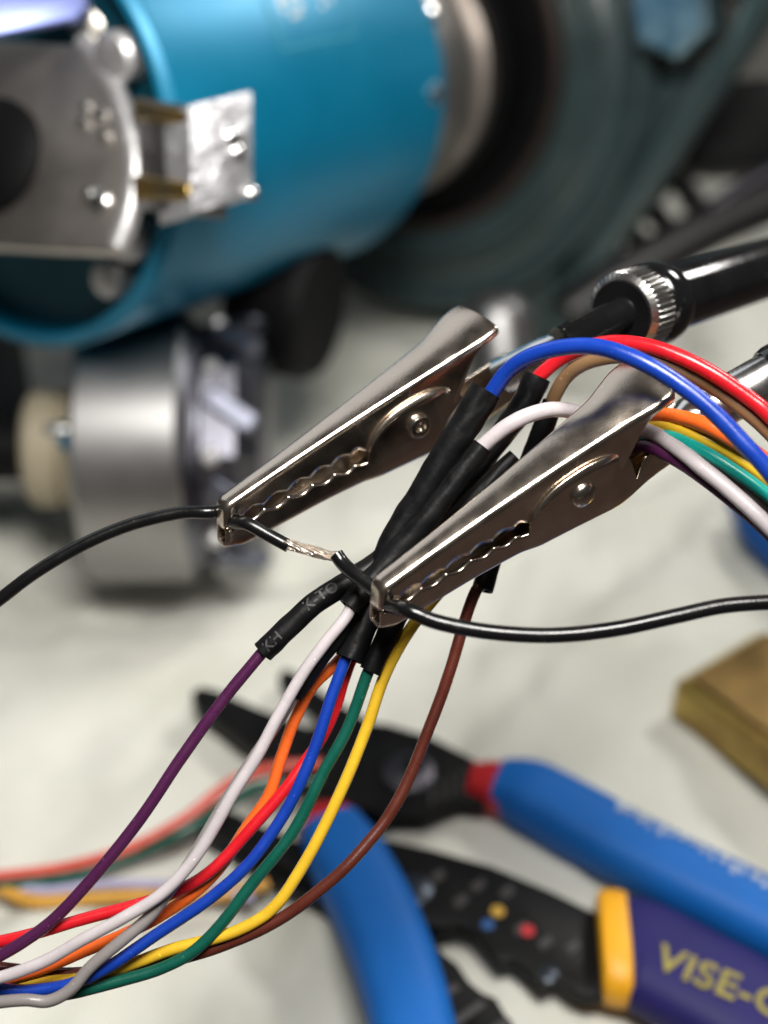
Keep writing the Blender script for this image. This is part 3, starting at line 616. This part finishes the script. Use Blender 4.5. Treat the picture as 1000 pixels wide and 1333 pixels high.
bm = bmesh.new(); lathe(bm, n0, adir, [(12, 5.2), (13.4, 5.6), (90, 5.6), (92, 4), (92, 0)], 48); wobj('rod', bm, M['blackgloss'], armL, 35)
# right arm: silver ferrule and black end
r0 = cl(MRc, 51, 0, -13.2); r1 = at(1008, 486, 218)
rd = (r1-r0).normalized()
armR = empty('stand_arm', r0, 'bright silver ferrule of the stand arm at the right edge behind the wires', 'stand arm', 'arms of the soldering stand')
Lr = (r1-r0).length
bm = bmesh.new(); lathe(bm, r0, rd, [(-1, 0), (-1, 2.6), (3, 2.9), (5, 3.8), (Lr, 3.8), (Lr+.5, 3.4)], 36); wobj('ferrule', bm, M['chrome'], armR, 30)
bm = bmesh.new(); lathe(bm, r1, rd, [(-1.0, 3.6), (-1.0, 4.2), (.2, 4.5), (30, 4.5), (30, 0)], 36); wobj('rod', bm, M['blackgloss'], armR, 35)

# ------------------------------------------------------------------ wires of the splice bundle
def D(pts): return [at(x, y, d) for x, y, d in pts]
def wire(label, parts, group='spliced wires of the bundle'):
    """parts: (kind, material, points, radius, options)"""
    first = D(parts[0][2])[0]
    root = empty('spliced_wire', first, label, 'wire', group)
    for (nm, mk, pts, r, opt) in parts:
        P = D(pts); path = catmull(P, 10)
        if nm != 'sleeve' and len(path) > 12:                     # hand-bent wire is never a perfect curve
            s = random.uniform(0, 99)
            path = [p + Vector((noise.noise(p*.045+Vector((s, 0, 0))), noise.noise(p*.045+Vector((0, s, 0))), noise.noise(p*.045+Vector((0, 0, s)))))*.25*min(1, i/8, (len(path)-1-i)/8) for i, p in enumerate(path)]
        rr = r
        if hasattr(r, '__len__'):
            m_ = len(path)-1; rr = []
            for i in range(m_+1):
                t = i/m_*(len(r)-1); j = min(int(t), len(r)-2); rr.append(r[j]+(r[j+1]-r[j])*(t-j))
        bm = bmesh.new()
        sweep(bm, path, rr, 20 if nm == 'sleeve' else 16, hollow0=opt.get('h0', 0), hollow1=opt.get('h1', 0), rough=opt.get('rough', .035))
        o = wobj(nm, bm, M[mk], root, 60)
        if opt.get('label'): o['label'] = opt['label']
        if opt.get('text'):
            for (s_, frac, sz, ang) in opt['text']:
                b = text_mesh(s_, sz, 0, .03)
                i0 = int(frac*(len(path)-1)); T, _ = frames(path)
                # bend each letter onto the sleeve: x along the path, y round the tube
                L = [0]
                for q0, q1 in zip(path, path[1:]): L.append(L[-1]+(q1-q0).length)
                for vtx in b.verts:
                    sx = L[i0]+vtx.co.x
                    j = 0
                    while j < len(L)-2 and L[j+1] < sx: j += 1
                    f_ = (sx-L[j])/max(1e-6, L[j+1]-L[j]); c = path[j].lerp(path[j+1], min(1.0, f_)); t = T[j]
                    vv = -FWD; e1 = (vv-t*vv.dot(t)).normalized(); e2 = t.cross(e1); e2 = e2 if e2.dot(UP) > 0 else -e2
                    rl = rr if not hasattr(rr, '__len__') else rr[j]
                    th = (vtx.co.y-sz*.35)/rl + ang
                    vtx.co = c + (e1*math.cos(th)+e2*math.sin(th))*(rl+.05+vtx.co.z)
                wobj('lettering', b, M['print'], root, 0)
    return root
SL = dict(rough=.11)
def sl(**k_): d = dict(rough=.11); d.update(k_); return d
# blue
wire('blue wire arching over the right clip, wide black sleeve, lower end deep blue', [
    ('insulation', 'w_blue', [(628, 530, 214), (642, 508, 213), (664, 480, 211), (697, 461, 208), (741, 452, 205), (785, 454, 202), (835, 471, 199.5), (884, 500, 198), (925, 532, 197), (967, 575, 196), (1000, 611, 195.5), (1060, 690, 195)], 1.25, {}),
    ('sleeve', 'sleeve', [(633, 508, 213.5), (603, 556, 214), (566, 618, 214.5), (530, 675, 215), (506, 716, 215), (492, 762, 214.5), (474, 812, 213), (455, 858, 212)], [2.5, 2.5, 2.35, 2.2, 2.1, 2.1, 2.15, 2.2], sl(h0=.4, h1=.4)),
    ('insulation', 'w_blue', [(456, 845, 212), (448, 864, 212), (432, 908, 211.5), (417, 956, 211), (398, 1004, 210.5), (370, 1060, 210), (327, 1121, 209), (275, 1168, 208.5), (206, 1215, 208), (142, 1258, 207), (95, 1280, 207), (43, 1289, 207), (0, 1287, 207), (-60, 1276, 207)], .92, {})])
# white
wire('white wire arching behind the right clip with a pale lower end', [
    ('insulation', 'w_white', [(612, 600, 212), (629, 580, 211.5), (659, 555, 210.5), (692, 539, 210.5), (725, 533, 212), (760, 540, 216), (810, 556, 217), (850, 563, 212), (887, 586, 206.5), (921, 613, 203.5), (955, 641, 202), (1000, 683, 200.5), (1060, 745, 200)], 1.2, {}),
    ('sleeve', 'sleeve', [(628, 581, 211.5), (596, 622, 211.5), (556, 676, 211.5), (520, 716, 211.5), (492, 748, 211), (468, 775, 210), (455, 791, 209.5)], [1.6, 1.7, 1.85, 1.9, 1.8, 1.8, 1.85], sl(h0=.3, h1=.35)),
    ('insulation', 'w_white', [(461, 782, 209.5), (450, 804, 209), (424, 836, 208.5), (394, 876, 208), (361, 932, 207.5), (334, 984, 207), (301, 1036, 206.5), (279, 1075, 206), (249, 1122, 205.5), (210, 1164, 205), (163, 1194, 204.5), (107, 1224, 204), (56, 1252, 204), (0, 1272, 204), (-60, 1288, 204)], .92, {})])
# purple
wire('purple wire in a long printed black sleeve, lowest of the wires at right', [
    ('insulation', 'w_purple', [(820, 585, 216), (842, 581, 212.5), (876, 597, 208.6), (910, 619, 205.8), (955, 654, 204.4), (1000, 694, 203.2), (1060, 756, 202.5)], 1.0, {}),
    ('sleeve', 'sleeve', [(560, 670, 217), (524, 705, 216.5), (492, 732, 215.5), (455, 757, 214), (420, 778, 213), (392, 801, 212.5), (366, 826, 212), (342, 849, 212)], [1.7, 1.75, 1.8, 1.75, 1.72, 1.75, 1.72, 1.78], sl(h1=.3, text=[('OT', .47, 1.9, .35), ('K', .735, 2.0, .3), ('HK', .86, 2.0, .1)] if False else dict(rough=.05, h1=.3)) if False else sl(h1=.3)),
    ('insulation', 'w_purple', [(352, 840, 212), (340, 852, 212), (291, 912, 211), (238, 985, 210), (183, 1066, 209), (130, 1132, 208), (72, 1195, 207), (22, 1232, 206.5), (-40, 1266, 206)], .92, {})])
# red
wire('red wire arching topmost at right out of an open black sleeve', [
    ('insulation', 'w_red', [(696, 500, 219), (706, 487, 218.5), (730, 468, 217), (763, 452, 214), (802, 445, 211), (846, 450, 208.5), (890, 466, 206.5), (934, 490, 205), (978, 521, 204), (1000, 540, 203.5), (1060, 600, 203)], 1.16, {}),
    ('sleeve', 'sleeve', [(700, 490, 218.7), (684, 524, 219), (650, 570, 219.5), (600, 640, 219.5), (540, 720, 219), (495, 790, 218), (462, 840, 216.5)], [2.1, 2.1, 1.9, 1.8, 1.8, 1.7, 1.6], sl(h0=.35)),
    ('insulation', 'w_red', [(466, 835, 216.5), (449, 882, 216), (436, 924, 215.5), (418, 962, 214.5), (398, 990, 213.5), (374, 1024, 212.5), (335, 1070, 211.5), (279, 1130, 210.5), (232, 1159, 210), (180, 1177, 209.5), (107, 1198, 209), (43, 1217, 208.5), (0, 1227, 208.5), (-60, 1240, 208)], .92, {})])
# brown
wire('brown wire hanging well right of the bundle, tan upper end', [
    ('insulation', 'w_tan', [(717, 540, 218.5), (720, 519, 218), (736, 491, 216.5), (763, 472, 214), (802, 463, 211.5), (846, 465, 209.5), (890, 482, 208), (930, 505, 207), (972, 537, 206), (1000, 562, 205.5), (1060, 625, 205)], 1.12, {}),
    ('sleeve', 'sleeve', [(720, 523, 218), (708, 556, 219), (690, 600, 220), (668, 660, 220), (645, 715, 219), (628, 768, 217.5)], [1.6, 1.7, 1.7, 1.6, 1.6, 1.65], sl(h0=.3, h1=.3)),
    ('insulation', 'w_brown', [(630, 760, 217.5), (619, 770, 217), (604, 812, 217), (591, 858, 216.5), (577, 902, 216), (560, 946, 215.5), (534, 1010, 214.5), (507, 1060, 213.5), (479, 1096, 212.5), (448, 1130, 211.5), (409, 1164, 211), (378, 1188, 211), (345, 1208, 211), (309, 1224, 211), (258, 1242, 211), (185, 1259, 211), (86, 1268, 211), (0, 1260, 211), (-60, 1250, 211)], .92, {})])
# orange
wire('orange wire between the white and blue lower wires, bright orange upper end', [
    ('insulation', 'w_orange', [(690, 622, 218), (712, 618, 218.4), (760, 565, 219), (820, 543, 217), (868, 541, 211), (917, 553, 205.8), (961, 576, 203.6), (1000, 602, 203), (1060, 655, 201)], 1.2, {}),
    ('sleeve', 'sleeve', [(670, 593, 217), (632, 632, 217), (580, 690, 217), (530, 745, 216.5), (490, 795, 216), (452, 846, 215.5)], [1.1, 1.5, 1.6, 1.6, 1.6, 1.5], sl(h0=.2)),
    ('insulation', 'w_orange', [(454, 846, 215.5), (438, 864, 215.2), (408, 893, 214.5), (385, 936, 214), (366, 988, 213.5), (350, 1036, 213.2), (322, 1076, 213), (290, 1124, 212.5), (258, 1157, 212), (206, 1193, 211), (163, 1215, 210.5), (112, 1237, 210), (56, 1260, 209.5), (0, 1276, 209), (-60, 1290, 209)], .92, {})])
# green
wire('dark green wire right of the blue one, turquoise upper end', [
    ('insulation', 'w_teal', [(800, 580, 219), (840, 570, 214), (868, 568, 209.5), (900, 580, 206), (932, 597, 204), (966, 619, 202.8), (1000, 644, 202), (1060, 696, 201.5)], .95, {}),
    ('sleeve', 'sleeve', [(660, 640, 217), (600, 700, 216), (556, 748, 214.5), (520, 796, 213), (500, 836, 212.3), (482, 874, 212)], [1.7, 1.7, 1.7, 1.68, 1.7, 1.72], sl(h1=.3)),
    ('insulation', 'w_green', [(488, 860, 212), (478, 878, 212), (464, 918, 212), (448, 957, 211.8), (420, 1006, 211.5), (397, 1054, 211), (372, 1096, 210.5), (327, 1152, 210), (286, 1206, 209.5), (250, 1240, 209.2), (206, 1262, 209), (150, 1278, 208.7), (95, 1292, 208.5), (43, 1300, 208.5), (0, 1298, 208.5), (-60, 1290, 208.5)], .92, {})])
# yellow
wire('yellow wire beside the green one in the lower bundle, golden upper end', [
    ('insulation', 'w_yellow', [(800, 565, 220), (840, 558, 215), (868, 555, 211), (906, 568, 207.3), (945, 586, 205.6), (978, 607, 204.6), (1000, 624, 204), (1060, 676, 203)], 1.15, {}),
    ('insulation', 'w_yellow', [(640, 700, 216), (590, 752, 215), (556, 792, 214), (532, 824, 213.5), (514, 854, 213.2), (497, 890, 213), (480, 940, 212.8), (461, 988, 212.5), (440, 1036, 212), (412, 1093, 211.5), (385, 1140, 211), (362, 1174, 210.6), (336, 1197, 210.3), (292, 1218, 210), (223, 1236, 210), (180, 1251, 210), (120, 1270, 210), (52, 1278, 210), (0, 1279, 210), (-60, 1278, 210)], .92, {})])
# grey
wire('grey wire hidden behind the white one, seen again at bottom left', [
    ('insulation', 'w_grey', [(830, 570, 216), (862, 572, 211), (910, 590, 206.5), (955, 620, 205), (1000, 662, 204), (1060, 718, 203)], .95, {}),
    ('sleeve', 'sleeve', [(540, 720, 217), (500, 760, 215), (470, 790, 213), (440, 826, 211.5), (410, 866, 210.8), (382, 906, 210.2)], [1.5, 1.5, 1.5, 1.45, 1.4, 1.35], sl(h1=.3)),
    ('insulation', 'w_grey', [(386, 900, 210.2), (358, 946, 209.6), (328, 990, 209), (296, 1040, 208.4), (273, 1078, 208), (245, 1126, 207.5), (214, 1168, 206.8), (193, 1195, 206.2), (163, 1221, 205.5), (120, 1256, 204.8), (92, 1287, 204.4), (64, 1302, 204.2), (34, 1301, 204), (0, 1304, 204), (-60, 1312, 204)], .92, {})])
# printed marks on the purple wire's sleeve
def sleeve_text(root, pts, r):
    path = catmull(D(pts), 10); L = [0]
    for q0, q1 in zip(path, path[1:]): L.append(L[-1]+(q1-q0).length)
    T, _ = frames(path)
    for (s_, dist, sz, ang) in (('KH', .8, 2.2, .15), ('K-TO', 9.2, 2.3, .35)):
        b = text_mesh(s_, sz, 0, .02)
        for v in b.verts:
            sx = dist+v.co.x; j = 0
            while j < len(L)-2 and L[j+1] < sx: j += 1
            f_ = (sx-L[j])/max(1e-6, L[j+1]-L[j]); c = path[j].lerp(path[j+1], min(1.0, f_)); t = T[j]
            vv = -FWD; e1 = (vv-t*vv.dot(t)).normalized(); e2 = e1.cross(t) if e1.cross(t).dot(UP) > 0 else t.cross(e1)
            th = (v.co.y-sz*.35)/r + ang
            v.co = c + (e1*math.cos(th)+e2*math.sin(th))*(r+.06+v.co.z)
        wobj('lettering', b, M['print'], root, 0, under=[c for c in root.children if c.name.startswith('sleeve')][0])
pw = [o for o in COL.objects if str(o.get('label', '')).startswith('purple wire')][0]
sleeve_text(pw, [(342, 849, 212), (366, 826, 212), (392, 801, 212.5), (420, 778, 213), (455, 757, 214), (492, 732, 215.5)], 1.78)

# ------------------------------------------------------------------ the black wire joined between the two clips
gl = cl(MLc, .1, 0, -3.45); gr = cl(MRc, .1, 0, -3.45)
def gripped(Mx, s): return cl(Mx, .1, s, -3.45)
blk_ = empty('spliced_wire', gl, 'black wire held by both clips, bared and twisted silver between them', 'wire', 'spliced wires of the bundle')
def pathsweep(nm, mk, P, r, root, seg=16):
    path = catmull(P, 10); bm = bmesh.new(); sweep(bm, path, r, seg); return wobj(nm, bm, M[mk], root, 60)
pathsweep('insulation', 'w_black', [at(-60, 826, 214), at(0, 780, 214), at(48, 744, 214), at(110, 708, 214.5), at(170, 683, 215), at(232, 668, 215), at(268, 667, 214.6), gripped(MLc, 1.6), gripped(MLc, -1.9), at(322, 682, 210.8), at(350, 697, 210.4), at(376, 711, 210)], 1.02, blk_)
pathsweep('insulation', 'w_black', [at(438, 722, 207.5), at(447, 734, 207), at(462, 748, 205.5), gripped(MRc, 1.6), gripped(MRc, -1.9), at(530, 794, 196), at(570, 810, 195.4), at(640, 823, 195), at(720, 827, 195), at(800, 819, 195.2), at(880, 802, 195.6), at(940, 789, 196), at(1000, 784, 196), at(1060, 782, 196)], [1.1 if i < 1000 else 1 for i in range(131)], blk_)
A = at(372, 709, 210.1); B = at(441, 726, 207.5); ab = (B-A); t = ab.normalized(); u = t.cross(FWD).normalized(); v = t.cross(u)
amp_ = [random.uniform(.75, 1.25) for _ in range(11)]; wob_ = [random.uniform(-.6, .6) for _ in range(11)]
for i in range(11):
    ph = 2*math.pi*i/11; rad = .68; P = []
    for q in range(13):
        s = q/12; a = ph+s*2.6; rr = rad*(amp_[i]+.3*math.sin(s*math.pi+i)+random.uniform(-.15, .15)); a += wob_[i]*math.sin(s*4)
        P.append(A+ab*s+(u*math.cos(a)+v*math.sin(a))*rr)
    pathsweep('strand', 'copper', P, random.uniform(.17, .26), blk_, 6)
bm = bmesh.new(); sweep(bm, [A, (A+B)/2, B], .55, 8); wobj('strand', bm, M['copper'], blk_)
for s_, o_ in ((.97, (.5, .6)), (.99, (1.0, .8)), (.95, (.6, -1.1))):   # stray strand ends
    P = A+ab*s_; pathsweep('strand', 'copper', [P, P+u*o_[0]*.6+t*.4, P+u*o_[0]*.9+t*.9*o_[1]], .2, blk_, 6)

bpy.context.view_layer.update()
